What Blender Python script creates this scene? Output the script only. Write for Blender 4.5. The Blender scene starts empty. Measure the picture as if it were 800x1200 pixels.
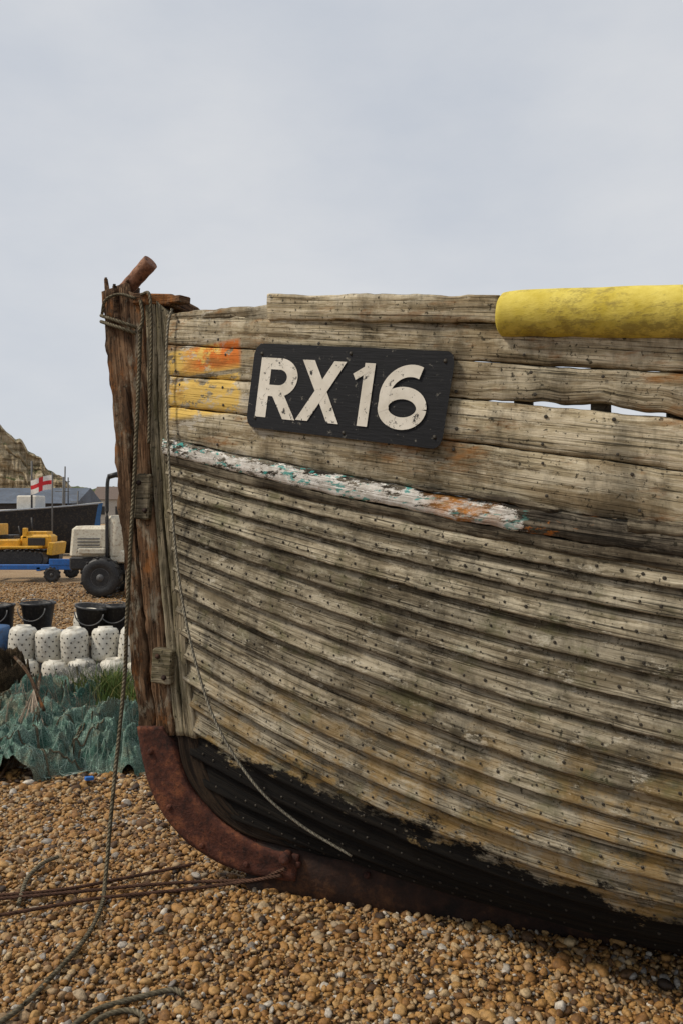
import bpy, math, random
import numpy as np
from mathutils import Vector, Matrix
random.seed(4); rng=np.random.default_rng(4)
F=933.0; HZ=600.0; CH=1.6
X0,Y0=-0.25,3.39
ANG=math.radians(-17.0); ca=math.cos(ANG); sa=-math.sin(ANG)
SC=bpy.context.scene
# ------------------------------------------------------------------ coordinates
def P(px,py,b):
    """boat-local point (x aft, y to starboard, z up) measured on the hull at half-breadth b"""
    px=np.asarray(px,float);py=np.asarray(py,float);b=np.asarray(b,float)
    x=(px-400)/F; Y=(ca*Y0+sa*X0-b)/(sa*x+ca); X=x*Y; Z=CH-(py-HZ)/F*Y
    t=(X-X0)*ca-(Y-Y0)*sa
    return np.stack(np.broadcast_arrays(t,-b,Z),-1)
def L2W(p):
    p=np.asarray(p,float); t=p[...,0];y=p[...,1]
    return np.stack([X0+t*ca+y*sa, Y0-t*sa+y*ca, p[...,2]],-1)
def PW(px,py,b): return L2W(P(px,py,b))
def U(px,py,Y): return np.array([(px-400)/F*Y,Y,CH-(py-HZ)/F*Y])
def G(px,py,z=0.02):
    Y=(CH-z)*F/(py-HZ); return np.array([(px-400)/F*Y,Y,z])
_c1={};_c2={}
def vn(x,seed=0):
    seed=int(seed); x=np.asarray(x,float)
    if seed not in _c1: _c1[seed]=np.random.default_rng(seed+1000).random(4096)
    r=_c1[seed]
    i=np.floor(x).astype(int); f=x-i; f=f*f*(3-2*f)
    return (r[i%4096]*(1-f)+r[(i+1)%4096]*f)*2-1
def vn2(x,y,seed=0):
    seed=int(seed); x=np.asarray(x,float);y=np.asarray(y,float)
    if seed not in _c2: _c2[seed]=np.random.default_rng(seed+77).random((256,256))
    r=_c2[seed]
    i=np.floor(x).astype(int);j=np.floor(y).astype(int);f=x-i;g=y-j
    f=f*f*(3-2*f);g=g*g*(3-2*g);i0=i%256;i1=(i+1)%256;j0=j%256;j1=(j+1)%256
    return ((r[i0,j0]*(1-f)+r[i1,j0]*f)*(1-g)+(r[i0,j1]*(1-f)+r[i1,j1]*f)*g)*2-1
def fbm2(x,y,seed=0,o=4):
    s=0;a=1
    for k in range(o): s=s+a*vn2(x*2**k,y*2**k,seed+k); a*=.5
    return s
def cr(pts,n):
    pts=np.asarray(pts,float); m=len(pts)
    e=np.vstack([2*pts[0]-pts[1],pts,2*pts[-1]-pts[-2]])
    out=[]
    for u in np.linspace(0,m-1,n):
        i=min(int(u),m-2); f=u-i; a,b,c,d=e[i:i+4]
        out.append(.5*((2*b)+(-a+c)*f+(2*a-5*b+4*c-d)*f*f+(-a+3*b-3*c+d)*f**3))
    return np.array(out)
def nrmz(v): return v/np.maximum(np.linalg.norm(v,axis=-1,keepdims=True),1e-9)
def arcl(A): return np.concatenate([[0],np.cumsum(np.linalg.norm(np.diff(A,axis=0),axis=1))])
# ------------------------------------------------------------------ node helpers
class NT:
    def __init__(s,name,rough=.85,spec=.25):
        s.m=bpy.data.materials.new(name); s.m.use_nodes=True; s.t=s.m.node_tree; s.t.nodes.clear()
        s.out=s.t.nodes.new('ShaderNodeOutputMaterial'); s.b=s.t.nodes.new('ShaderNodeBsdfPrincipled')
        s.t.links.new(s.b.outputs[0],s.out.inputs[0]); s.b.inputs['Roughness'].default_value=rough
        s.b.inputs['Specular IOR Level'].default_value=spec
    def n(s,ty,ins=None,**pr):
        nd=s.t.nodes.new(ty)
        for k,v in pr.items(): setattr(nd,k,v)
        for k,v in (ins or {}).items(): s.put(nd.inputs[k],v)
        return nd
    def put(s,sock,v):
        if isinstance(v,bpy.types.NodeSocket): s.t.links.new(v,sock)
        elif isinstance(v,(tuple,list)) and len(v)==3 and sock.type=='RGBA': sock.default_value=(*v,1)
        elif isinstance(v,(int,float)) and sock.type=='RGBA': sock.default_value=(v,v,v,1)
        else: sock.default_value=v
    def uv(s): return s.n('ShaderNodeUVMap').outputs[0]
    def obj(s): return s.n('ShaderNodeTexCoord').outputs['Object']
    def att(s,n): return s.n('ShaderNodeAttribute',attribute_name=n).outputs['Fac']
    def sc(s,v,k,off=(0,0,0)): return s.n('ShaderNodeMapping',{0:v,1:off,3:k}).outputs[0]
    def noise(s,v,scale=1,det=5,ro=.6,dist=0): return s.n('ShaderNodeTexNoise',{'Vector':v,'Scale':scale,'Detail':det,'Roughness':ro,'Distortion':dist}).outputs[0]
    def vor(s,v,scale,feat='F1',out=0): return s.n('ShaderNodeTexVoronoi',{'Vector':v,'Scale':scale},feature=feat).outputs[out]
    def ramp(s,f,st):
        nd=s.n('ShaderNodeValToRGB',{0:f}); cr_=nd.color_ramp
        while len(cr_.elements)<len(st): cr_.elements.new(.5)
        for e,(p,c) in zip(cr_.elements,st):
            e.position=p; e.color=(c,c,c,1) if isinstance(c,(int,float)) else (*c,1)
        return nd.outputs[0]
    def mix(s,f,a,b,bl='MIX'):
        nd=s.n('ShaderNodeMix',data_type='RGBA',blend_type=bl); s.put(nd.inputs[0],f);s.put(nd.inputs[6],a);s.put(nd.inputs[7],b); return nd.outputs[2]
    def ma(s,op,a,b=0.0,cl=False):
        nd=s.n('ShaderNodeMath',{0:a,1:b},operation=op); nd.use_clamp=cl; return nd.outputs[0]
    def xyz(s,v): return s.n('ShaderNodeSeparateXYZ',{0:v}).outputs
    def mr(s,v,a,b,c=0.0,d=1.0): return s.n('ShaderNodeMapRange',{0:v,1:a,2:b,3:c,4:d}).outputs[0]
    def fin(s,col,bump=None,bs=.4,bd=.01,rough=None):
        s.put(s.b.inputs['Base Color'],col)
        if bump is not None:
            s.put(s.b.inputs['Normal'],s.n('ShaderNodeBump',{'Height':bump,'Strength':bs,'Distance':bd}).outputs[0])
        if rough is not None: s.put(s.b.inputs['Roughness'],rough)
        return s.m
def wood(name,dark,mid,light,stain,stf=.6,feat=None,gs=(2.5,45,1),bs=.6,seamshade=0.):
    s=NT(name,.9,.15); uv=s.uv(); o=s.obj(); r=s.att('rnd')
    off=s.n('ShaderNodeCombineXYZ',{0:s.ma('MULTIPLY',r,17.),1:s.ma('MULTIPLY',r,9.)}).outputs[0]
    v=s.n('ShaderNodeVectorMath',{0:uv,1:off},operation='ADD').outputs[0]
    g1=s.noise(s.sc(v,gs),1,7,.72,.4); g2=s.noise(s.sc(v,(gs[0]*.6,gs[1]*3.2,1)),1,3,.6,.2)
    c=s.ramp(g1,[(.36,dark),(.47,mid),(.61,light)])
    cr_=s.ramp(g2,[(.36,.12),(.45,1.)]); c=s.mix(.88,c,cr_,'MULTIPLY')
    big=s.noise(s.sc(v,(2.2,7,1)),1,7,.7); c=s.mix(s.ma('MULTIPLY',s.ramp(big,[(.46,0.),(.60,1.)]),stf),c,stain)
    pa=s.noise(s.sc(v,(4,16,1),(3,1,4)),1,6,.75); c=s.mix(s.ramp(pa,[(.51,0.),(.60,.7)]),c,light)
    dr=s.noise(s.sc(o,(7,7,3.),(1,2,3)),1,6,.75); c=s.mix(.75,c,s.ramp(dr,[(.37,.32),(.54,1.)]),'MULTIPLY')
    sp=s.noise(o,60,3,.65); c=s.mix(s.ramp(sp,[(.60,0.),(.67,.85)]),c,(.02,.018,.012))
    c=s.mix(1.,c,s.ramp(r,[(0,.70),(1,1.16)]),'MULTIPLY')
    if seamshade:
        y=s.ma('ADD',s.xyz(uv)[1],s.ma('MULTIPLY',s.ma('SUBTRACT',dr,.5),.04)); c=s.mix(seamshade,c,s.mr(y,.005,.024,.08,1.),'MULTIPLY')  # lap shadow painted into the colour along each plank's upper edge
    h=s.ma('ADD',s.ma('MULTIPLY',g1,.7),s.ma('MULTIPLY',cr_,.5))
    if feat: c=feat(s,c,o,uv,g1,big)
    return s.fin(c,h,bs,.008)
# ------------------------------------------------------------------ mesh builder
class MB:
    def __init__(s): s.v=[];s.f=[];s.uv=[];s.r=[];s.mi=[];s.n=0;s.sm=[]
    def grid(s,Pt,UVs=None,rnd=0.,mat=0,cu=False,cv=False,flip=False,caps=False,smooth=True):
        Pt=np.asarray(Pt,float);nu,nv=Pt.shape[:2]
        if UVs is None:
            uu=np.broadcast_to(arcl(Pt[:,0])[:,None],(nu,nv)); vv=np.broadcast_to(arcl(Pt[nu//2])[None],(nu,nv)); UVs=np.stack([uu,vv],-1)
        b=s.n; s.v.append(Pt.reshape(-1,3)); s.n+=nu*nv; s.r.append(np.full(nu*nv,rnd)); UF=np.asarray(UVs).reshape(-1,2)
        I=(np.arange(nu*nv)).reshape(nu,nv)
        if cu: I=np.vstack([I,I[:1]])
        if cv: I=np.hstack([I,I[:,:1]])
        q=np.stack([I[:-1,:-1],I[1:,:-1],I[1:,1:],I[:-1,1:]],-1).reshape(-1,4)
        if flip: q=q[:,::-1]
        for a in q: s.f.append((a+b).tolist()); s.uv.append(UF[a]); s.mi.append(mat); s.sm.append(smooth)
        if caps:
            for row,rev in ((I[0],False),(I[-1],True)):
                a=row[:nv]; a=a[::-1] if rev!=flip else a
                s.f.append((a+b).tolist()); s.uv.append(UF[a]); s.mi.append(mat); s.sm.append(False)
    def poly(s,V,Fs,rnd=0.,mat=0,smooth=False):
        V=np.asarray(V,float);b=s.n;s.v.append(V);s.n+=len(V);s.r.append(np.full(len(V),rnd))
        for f in Fs:
            s.f.append([int(i)+b for i in f]); p=V[list(f)]
            nn=np.abs(np.cross(p[1]-p[0],p[2]-p[0])); k=int(np.argmax(nn)); ax=[a for a in range(3) if a!=k]
            s.uv.append(p[:,ax]); s.mi.append(mat); s.sm.append(smooth)
    def box(s,c,d,rot=(0,0,0),rnd=0.,mat=0,bev=.12,taper=1.):
        c=np.array(c,float);d=np.array(d,float)/2; m=min(d)*bev*2
        pr=[]
        for z,k,ins in ((-1,1,m),(-1,1,0),(1,taper,0),(1,taper,m)):
            zz=z*d[2] if ins else z*(d[2]-m)
            x=d[0]*k-ins; y=d[1]*k-ins; e=m*.999
            pr.append([(x-e,-y,zz),(x,-y+e,zz),(x,y-e,zz),(x-e,y,zz),(-x+e,y,zz),(-x,y-e,zz),(-x,-y+e,zz),(-x+e,-y,zz)])
        R=np.array(Matrix.Rotation(rot[2],3,'Z')@Matrix.Rotation(rot[1],3,'Y')@Matrix.Rotation(rot[0],3,'X'))
        V=(np.array(pr).reshape(-1,3))@R.T+c
        Fs=[[i for i in range(7,-1,-1)],[24+i for i in range(8)]]
        for k in range(3):
            for i in range(8): j=(i+1)%8; Fs.append([k*8+i,k*8+j,k*8+8+j,k*8+8+i])
        s.poly(V,Fs,rnd,mat)
    def lathe(s,c,prof,n=20,axis='Z',rnd=0.,mat=0,smooth=True):
        a=np.linspace(0,2*np.pi,n,endpoint=False); pts=[]
        for r,h in prof: pts.append(np.stack([r*np.cos(a),r*np.sin(a),np.full(n,h)],-1))
        V=np.array(pts)
        if axis=='Y': V=V[...,[0,2,1]]*np.array([1,-1,1])
        if axis=='X': V=V[...,[2,0,1]]
        s.grid(V+np.array(c),rnd=rnd,mat=mat,cv=True,caps=True,flip=True,smooth=smooth)
    def tube(s,path,r,n=8,rnd=0.,mat=0,ru=None,smooth=True):
        path=np.asarray(path,float); T=nrmz(np.gradient(path,axis=0)); up=np.array([0.,0,1])
        if abs(T[len(T)//2][2])>.8: up=np.array([0.3,1.,0])
        A=nrmz(np.cross(T,up));B=np.cross(A,T); a=np.linspace(0,2*np.pi,n,endpoint=False)
        r=np.broadcast_to(np.asarray(r,float),(len(path),))
        V=path[:,None]+r[:,None,None]*(A[:,None]*np.cos(a)[None,:,None]+B[:,None]*np.sin(a)[None,:,None])
        L=arcl(path);uvs=np.stack(np.broadcast_arrays(L[:,None],(a/(2*np.pi))[None]),-1)
        s.grid(V,uvs,rnd,mat,cv=True,caps=True,smooth=smooth)
    def obj(s,name,mats,parent=None,loc=(0,0,0),rz=0.):
        me=bpy.data.meshes.new(name); me.from_pydata(np.vstack(s.v).tolist(),[],s.f); 
        ul=me.uv_layers.new(name='UVMap'); ul.data.foreach_set('uv',np.vstack(s.uv).astype('f').ravel())
        at=me.attributes.new('rnd','FLOAT','POINT'); at.data.foreach_set('value',np.concatenate(s.r).astype('f'))
        me.polygons.foreach_set('material_index',np.array(s.mi,'i')); me.polygons.foreach_set('use_smooth',np.array(s.sm,bool))
        for m in mats: me.materials.append(m)
        me.update(); ob=bpy.data.objects.new(name,me); SC.collection.objects.link(ob)
        ob.location=loc; ob.rotation_euler=(0,0,rz)
        if parent: ob.parent=parent
        return ob
def empty(name,loc=(0,0,0),rz=0.):
    e=bpy.data.objects.new(name,None); SC.collection.objects.link(e); e.location=loc;e.rotation_euler=(0,0,rz); e.empty_display_size=.2; return e
def plain(name,col,rough=.6,var=.25,scale=6,bump=.1,spec=.3,dirt=(.08,.06,.04),df=.5):
    s=NT(name,rough,spec); o=s.obj(); n=s.noise(o,scale,5,.65); n2=s.noise(o,scale*7,3,.6)
    c=s.mix(1.,col,s.ramp(n,[(.3,1-var),(.7,1+var*.3)]),'MULTIPLY'); c=s.mix(s.ma('MULTIPLY',s.ramp(n2,[(.5,0.),(.68,1.)]),df),c,dirt)
    return s.fin(c,n2,bump,.01)
# ------------------------------------------------------------------ materials
def hullfeat(s,c,o,uv,g1,big):
    X=s.xyz(o); n=s.noise(s.sc(o,(4,4,7)),1,8,.75); n2=s.noise(s.sc(o,(7,7,12),(5,2,1)),1,7,.7)
    fl=s.noise(s.sc(o,(9,9,22),(2,8,5)),1,7,.8); c=s.mix(s.ramp(fl,[(.58,0.),(.63,.65)]),c,(.54,.50,.40))
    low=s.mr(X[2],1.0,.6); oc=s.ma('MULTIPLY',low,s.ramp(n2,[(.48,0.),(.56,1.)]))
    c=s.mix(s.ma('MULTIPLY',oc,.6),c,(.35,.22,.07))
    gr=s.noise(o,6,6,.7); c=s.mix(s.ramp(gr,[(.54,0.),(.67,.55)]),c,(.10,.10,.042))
    th=s.ma('SUBTRACT',.545,s.ma('MULTIPLY',X[0],.14)); d=s.ma('SUBTRACT',th,X[2]); d=s.ma('ADD',d,s.ma('MULTIPLY',s.ma('SUBTRACT',n,.5),.6))  # black tar edge, widened aft to paint in shadow on the lower hull
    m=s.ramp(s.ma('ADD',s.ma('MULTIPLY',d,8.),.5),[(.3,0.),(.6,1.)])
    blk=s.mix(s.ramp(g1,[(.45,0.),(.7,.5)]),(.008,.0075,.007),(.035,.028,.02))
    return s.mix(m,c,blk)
def topfeat(s,c,o,uv,g1,big):
    X=s.xyz(o); n=s.noise(s.sc(o,(9,9,14)),1,8,.7); n2=s.noise(s.sc(o,(6,6,10),(4,4,4)),1,7,.75)
    bx=s.ma('MULTIPLY',s.mr(X[0],-.50,-.48),s.mr(X[0],-.07,-.09)); bz=s.ma('MULTIPLY',s.mr(X[2],1.99,2.01),s.mr(X[2],2.295,2.28))
    mid=s.mr(s.ma('ABSOLUTE',s.ma('SUBTRACT',X[2],2.165)),.006,.012)
    m=s.ma('MULTIPLY',s.ma('MULTIPLY',bx,s.ma('MULTIPLY',bz,mid)),s.ramp(n,[(.42,0.),(.46,1.)]))
    yel=s.mix(s.ma('MULTIPLY',s.ma('MULTIPLY',s.mr(X[2],2.17,2.20),s.mr(X[0],-.42,-.30)),s.ramp(n2,[(.44,0.),(.5,1.)])),(.74,.50,.13),(.66,.18,.03))
    c=s.mix(s.ma('MULTIPLY',m,.95),c,yel)
    r=s.noise(s.sc(o,(3,3,10),(9,1,2)),1,6,.7); c=s.mix(s.ramp(r,[(.56,0.),(.67,.75)]),c,(.28,.125,.035))
    w=s.noise(s.sc(o,(5,5,12),(1,7,2)),1,7,.8); c=s.mix(s.ma('MULTIPLY',s.ramp(w,[(.56,0.),(.60,.75)]),s.mr(X[0],.8,-.4)),c,(.54,.50,.42))
    return c
def rubfeat(s,c,o,uv,g1,big):
    X=s.xyz(o); n=s.noise(s.sc(o,(10,10,30)),1,9,.82); thr=s.mr(X[0],1.0,1.10,.0,.30)
    thr=s.ma('ADD',thr,s.mr(s.xyz(uv)[1],.022,.0,0.,.10)); thr=s.ma('ADD',thr,s.mr(X[0],.5,-.5,0.,.035))
    m=s.ramp(s.ma('SUBTRACT',n,thr),[(.44,0.),(.45,1.)])
    wh=s.mix(s.ramp(s.noise(o,30,4,.6),[(.4,0.),(.6,1.)]),(.80,.78,.73),(.58,.55,.49))
    c=s.mix(m,c,wh)
    t=s.noise(s.sc(o,(18,18,60),(3,3,3)),1,4,.65); c=s.mix(s.ma('MULTIPLY',s.ramp(t,[(.585,0.),(.61,.85)]),s.mr(X[0],.95,1.1,1.,.0)),c,(.06,.34,.31))
    r=s.noise(s.sc(o,(7,7,14),(8,2,6)),1,7,.75); r2=s.ma('MULTIPLY',s.ma('MULTIPLY',s.ramp(r,[(.42,0.),(.52,1.)]),s.mr(s.ma('ABSOLUTE',s.ma('SUBTRACT',X[0],.84)),.03,.15,1.,0.)),.95)
    r3=s.ma('MULTIPLY',s.ramp(r,[(.63,0.),(.67,1.)]),.9)
    return s.mix(r3,s.mix(r2,c,(.50,.20,.03)),(.42,.15,.03))
def stemfeat(s,c,o,uv,g1,big):
    n=s.noise(s.sc(o,(10,10,5),(2,1,1)),1,7,.75); c=s.mix(s.ramp(n,[(.54,0.),(.62,.7)]),c,(.30,.27,.20))
    r=s.noise(s.sc(o,(6,6,3),(6,1,1)),1,7,.75); c=s.mix(s.ramp(r,[(.55,0.),(.64,.8)]),c,(.30,.12,.035)); return c
M_hull=wood('weathered_hull_planks',(.055,.043,.028),(.255,.215,.145),(.49,.435,.32),(.13,.105,.065),.7,hullfeat,bs=.9,seamshade=.97)
M_top=wood('weathered_bulwark',(.11,.083,.048),(.40,.335,.215),(.62,.55,.405),(.23,.17,.095),.75,topfeat,bs=.9)
M_rub=wood('rubbing_strake_paint',(.015,.013,.010),(.07,.06,.045),(.22,.19,.14),(.05,.04,.03),.6,rubfeat,bs=.9)
M_doub=wood('doubling_plank',(.025,.02,.016),(.11,.088,.058),(.28,.24,.17),(.06,.045,.03),.7,None,bs=.9)
M_stem=wood('old_stem_oak',(.022,.012,.007),(.13,.068,.034),(.28,.175,.10),(.05,.03,.018),.6,stemfeat,gs=(3,60,1),bs=1.)
M_apron=wood('grey_oak',(.05,.04,.026),(.22,.18,.115),(.40,.345,.24),(.11,.10,.05),.7,None,gs=(3,50,1),bs=.9)
M_dark=wood('dark_deck_wood',(.02,.016,.012),(.06,.05,.035),(.12,.10,.07),(.03,.03,.02),.5)
def rust(name,a=(.045,.016,.012),b=(.15,.045,.025),c_=(.26,.09,.035),sc=9):
    s=NT(name,.85,.3);o=s.obj();n=s.noise(o,sc,8,.72);n2=s.noise(o,sc*6,5,.7)
    c=s.ramp(n,[(.35,a),(.52,b),(.68,c_)]); c=s.mix(s.ramp(n2,[(.5,0.),(.66,.8)]),c,(.02,.012,.01))
    return s.fin(c,s.ma('ADD',n,n2),.8,.008)
M_rust=rust('rusty_iron',(.022,.009,.007),(.09,.030,.018),(.24,.085,.035)); M_rust2=rust('rusty_keel_plate',(.010,.007,.006),(.035,.017,.011),(.11,.05,.022),7)
M_peg=rust('rusty_pipe',(.12,.05,.03),(.30,.15,.09),(.42,.26,.16))
M_nail=plain('copper_nail',(.04,.034,.025),.6,.4,40)
def ropemat(name,a,b):
    s=NT(name,.95,.1);uv=s.uv();x=s.xyz(uv)
    w=s.ma('SINE',s.ma('ADD',s.ma('MULTIPLY',x[0],330.),s.ma('MULTIPLY',x[1],18.85)))
    n=s.noise(s.obj(),30,5,.7); c=s.mix(s.ramp(n,[(.35,0.),(.65,1.)]),a,b); c=s.mix(.6,c,s.mr(w,-1.,0.,.4,1.),'MULTIPLY')
    return s.fin(c,w,.8,.003)
M_rope=ropemat('hemp_rope',(.10,.085,.055),(.22,.19,.13)); M_rope2=ropemat('pale_rope',(.24,.22,.17),(.38,.35,.27)); M_cable=ropemat('rusty_cable',(.06,.035,.025),(.14,.075,.05))
def mnet(name,a,b,c3=None):
    s=NT(name,.9,.15);o=s.obj();n=s.noise(o,7,7,.75);c=s.mix(s.ramp(n,[(.40,0.),(.60,1.)]),a,b)
    if c3: c=s.mix(s.ramp(s.noise(s.sc(o,(3,3,3),(4,2,2)),1,6,.8),[(.50,0.),(.58,.85)]),c,c3)
    v=s.vor(s.sc(o,(1,1,1)),85,'DISTANCE_TO_EDGE'); k=s.ramp(v,[(.03,1.),(.14,.25)])
    c=s.mix(.8,c,k,'MULTIPLY'); return s.fin(c,k,.8,.01)
M_teal=mnet('teal_netting',(.09,.20,.155),(.32,.48,.39),(.30,.31,.22)); M_tealS=plain('teal_twine',(.34,.46,.39),.8,.5,8)
M_pink=plain('pale_twine',(.45,.36,.27),.8,.4,8); M_white=plain('white_plastic',(.68,.65,.56),.5,.2,5,.1,.4,(.28,.22,.14),.5)
M_hole=plain('dark_hole',(.02,.018,.015),.9); M_blackp=plain('black_rubber',(.02,.02,.021),.5,.4,6,.2,.4,(.08,.075,.065),.5)
M_blue=plain('blue_paint',(.03,.15,.48),.5,.3,5); M_yel=plain('yellow_machine_paint',(.75,.40,.03),.5,.3,4,.1,.4,(.15,.08,.03),.5)
M_cream=plain('cream_paint',(.66,.61,.48),.5,.2,3,.1,.4,(.25,.14,.07),.6); M_grey=plain('grey_metal',(.12,.12,.12),.6,.3,5)
M_brown=mnet('brown_netting',(.05,.035,.02),(.16,.11,.06))
# ------------------------------------------------------------------ hull curves
bpx=np.array([192,240,295,400,520,660,800,900.]);bb=np.array([.05,.165,.255,.385,.490,.593,.685,.745])
pf=np.polyfit((bpx-192)/708,bb,5)
def btop(px): return np.polyval(pf,(np.asarray(px,float)-192)/708)
RY=[340,420,500,600,700,800,870,905,945,972,990]; RX=[192,192,195,200,208,217,224,236,262,300,352]
def rabx(y): return float(np.interp(y,RY,RX))
S=np.linspace(0,1,170)
AT=[3.0,4.5,6.0,7.0];AB=[1.0,1.12,1.0,.8];AZS=[1.98,1.95,2.0,2.1];AZR=[1.38,1.34,1.38,1.45]
def seam(yL,y8,bump,kind,k,xL=None):
    xL=rabx(yL) if xL is None else xL; s8=(800-xL)/(900-xL)
    y9=yL+(y8-yL-bump*4*s8*(1-s8))/s8
    px=xL+(900-xL)*S; py=yL+(y9-yL)*S+bump*4*S*(1-S)
    bt=btop(192+708*S)-.05
    if kind=='U': g=1+.06*k
    else: g=(1-k**(1.2+5.2*S))*(1-.05*k)
    b=.05+bt*g; v=P(px,py,b)
    pts=[v[-12],v[-1]]
    for t,B,zs,zr in zip(AT,AB,AZS,AZR):
        if kind=='U': pts.append([t,-(.05+(B-.05)*(1+.04*k)),zr+(zs-zr)*k])
        else: pts.append([t,-(.05+(B-.05)*(1-k**6)),zr+(.12-zr)*k**1.05])
    a=cr(np.array(pts),41)[9:]
    return np.vstack([v,a])
sheer=seam(369,388,-3,'U',1.); U1=seam(404,437,0,'U',.78);U2=seam(440,491,-2,'U',.52);U3=seam(476,553,-3,'U',.26);U4=seam(514,618,11,'U',.0);RB=seam(532,652,12,'U',-.02)
yl=[532,553,575,597,619,641,664,688,712,737,763,790,818,848,880,918,955,988]
yr=[652,686,721,756,792,828,864,900,935,968,999,1028,1053,1075,1094,1107,1105,1078]
wl=[0,.05,.105,.16,.22,.28,.34,.40,.46,.525,.59,.655,.72,.785,.85,.91,.96,1.]
bl=[12,12,13,15,17,19,22,25,29,33,37,40,41,40,36,28,16,0]
low=[seam(a,b,c,'L',w) for a,b,c,w in zip(yl,yr,bl,wl)]
NS=len(sheer)
def frame(A,B):
    T=nrmz(np.gradient(A,axis=0));D=nrmz(B-A);n=nrmz(np.cross(T,D)); sg=np.sign(n[:,1]); sg[sg==0]=1; n=-n*sg[:,None]; return T,D,n
def plank(mb,A,B,prof,rnd,mat=0,seed=0,jit=.003,wob=.002,mirror=False,edge=None):
    T,D,n=frame(A,B); L=arcl(A); W=np.linalg.norm(B-A,axis=1); rows=[];uvs=[]
    for k,(v,off,ext) in enumerate(prof):
        je=jit*vn(L*9,seed*7+k//3)+jit*.6*vn(L*31,seed*7+k//3+50); jo=wob*vn(L*5+k*.3,seed)+wob*.4*vn(L*23+k,seed+9)
        e=ext+(je if abs(v-.5)>.4 else 0*L)
        if edge is not None: e=e+edge(L,v)
        rows.append(A+(B-A)*v+D*e[:,None] + n*(off+jo)[:,None]); uvs.append(np.stack([L,v*W+ext-(.3 if off<-.001 else 0)],-1))
    R=np.stack(rows,1);Uv=np.stack(uvs,1)
    mb.grid(R,Uv,rnd,mat,cv=True,caps=True,flip=True)
    if mirror: mb.grid(R*np.array([1,-1,1]),Uv,rnd,mat,cv=True,caps=True)
clk=[(0,.001,0),(.1,.003,0),(.3,.008,0),(.55,.015,0),(.8,.022,0),(.93,.0265,0),(1,.0285,.003),(1,.0265,.0095),(1,-.003,.0095),(0,-.020,-.004)]
crv=[(0,-.006,.0),(0,.006,.0025),(0,.010,.006),(.3,.012,0),(.5,.012,0),(.7,.012,0),(1,.010,-.006),(1,.006,-.0025),(1,-.006,0),(1,-.022,0),(0,-.022,0)]
boat=empty('fishing_boat',(X0,Y0,0),ANG)
hb=MB()
for j in range(len(low)-1):
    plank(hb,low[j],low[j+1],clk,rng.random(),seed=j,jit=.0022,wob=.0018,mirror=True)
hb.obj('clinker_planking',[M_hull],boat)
tb=MB()
def gap(a,b_,amt):
    def f(L,v):
        if v<.5: return 0*L
        return -amt*np.clip((L-a)/.12,0,1)*np.clip((b_-L)/.3,0,1)*np.clip(.62+.9*vn(L*4.1,5)+.25*vn(L*17,8),0.05,1.25)
    return f
ups=[sheer,U1,U2,U3,U4]
for j in range(4):
    plank(tb,ups[j],ups[j+1],crv,[.7,.45,.95,.6][j],seed=30+j,jit=.003,wob=.004,edge=gap(1.15,4.5,.02) if j==1 else None)
    if j>=2: plank(tb,ups[j]*[1,-1,1],ups[j+1]*[1,-1,1],crv,.5,seed=40+j)
    else: plank(tb,(ups[j]*[1,-1,1])[:70],(ups[j+1]*[1,-1,1])[:70],crv,.5,seed=40+j)
tb.obj('bulwark_planking',[M_top],boat)
rb=MB(); rp=[(0,-.01,0),(0,.024,.001),(.05,.032,0),(.3,.034,0),(.6,.034,0),(.93,.030,0),(1,.022,0),(1,-.01,0)]
plank(rb,U4,RB,rp,.9,seed=60,jit=.004,wob=.003,mirror=True)
A2=RB+(low[1]-RB)*.02; B2=RB+(low[1]-RB)*.5
plank(rb,A2,B2,[(0,0,0),(0,.022,0),(.1,.026,0),(.9,.025,0),(1,.020,0),(1,-.0,0)],.3,1,seed=61,jit=.005,wob=.003,mirror=True)
for i0,i1,f0,f1 in ((70,112,-.18,.0),(130,169,-.1,.34),(146,175,.45,.95)):
    q=slice(i0,i1); dd=RB[q]-U4[q]
    plank(rb,U4[q]+dd*f0,U4[q]+dd*f1,[(0,0,0),(0,.030,0),(.5,.040,0),(1,.036,0),(1,.0,0)],.7,1,seed=80+i0,jit=.007,wob=.005)
rb.obj('rubbing_strake',[M_rub,M_doub],boat)
# cap rails
cb=MB()
def capstrip(x0,x1,yt,yb,o1,n=60,back=-.07,rn=.9,seed=70):
    px=np.linspace(x0,x1,n); A=P(px,np.interp(px,[x0,x1],yt),.05+(btop(px)-.05)*1.07); B=P(px,np.interp(px,[x0,x1],yb),.05+(btop(px)-.05)*1.06)
    plank(cb,A,B,[(0,back,0),(0,o1-.006,0),(0,o1,.005),(.3,o1+.002,0),(.5,o1+.002,0),(.7,o1,0),(1,o1,-.005),(1,o1-.006,0),(1,back,0)],rn,seed=seed,jit=.004,wob=.003)
capstrip(319,587,(346,347),(375,379),.026)
capstrip(198,322,(368,357),(376,375),.012,rn=.15,seed=71,back=-.05)
capstrip(587,900,(361,368),(382,392),.012,rn=.6,seed=72)
cb.obj('cap_rail',[M_top],boat)
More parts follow.
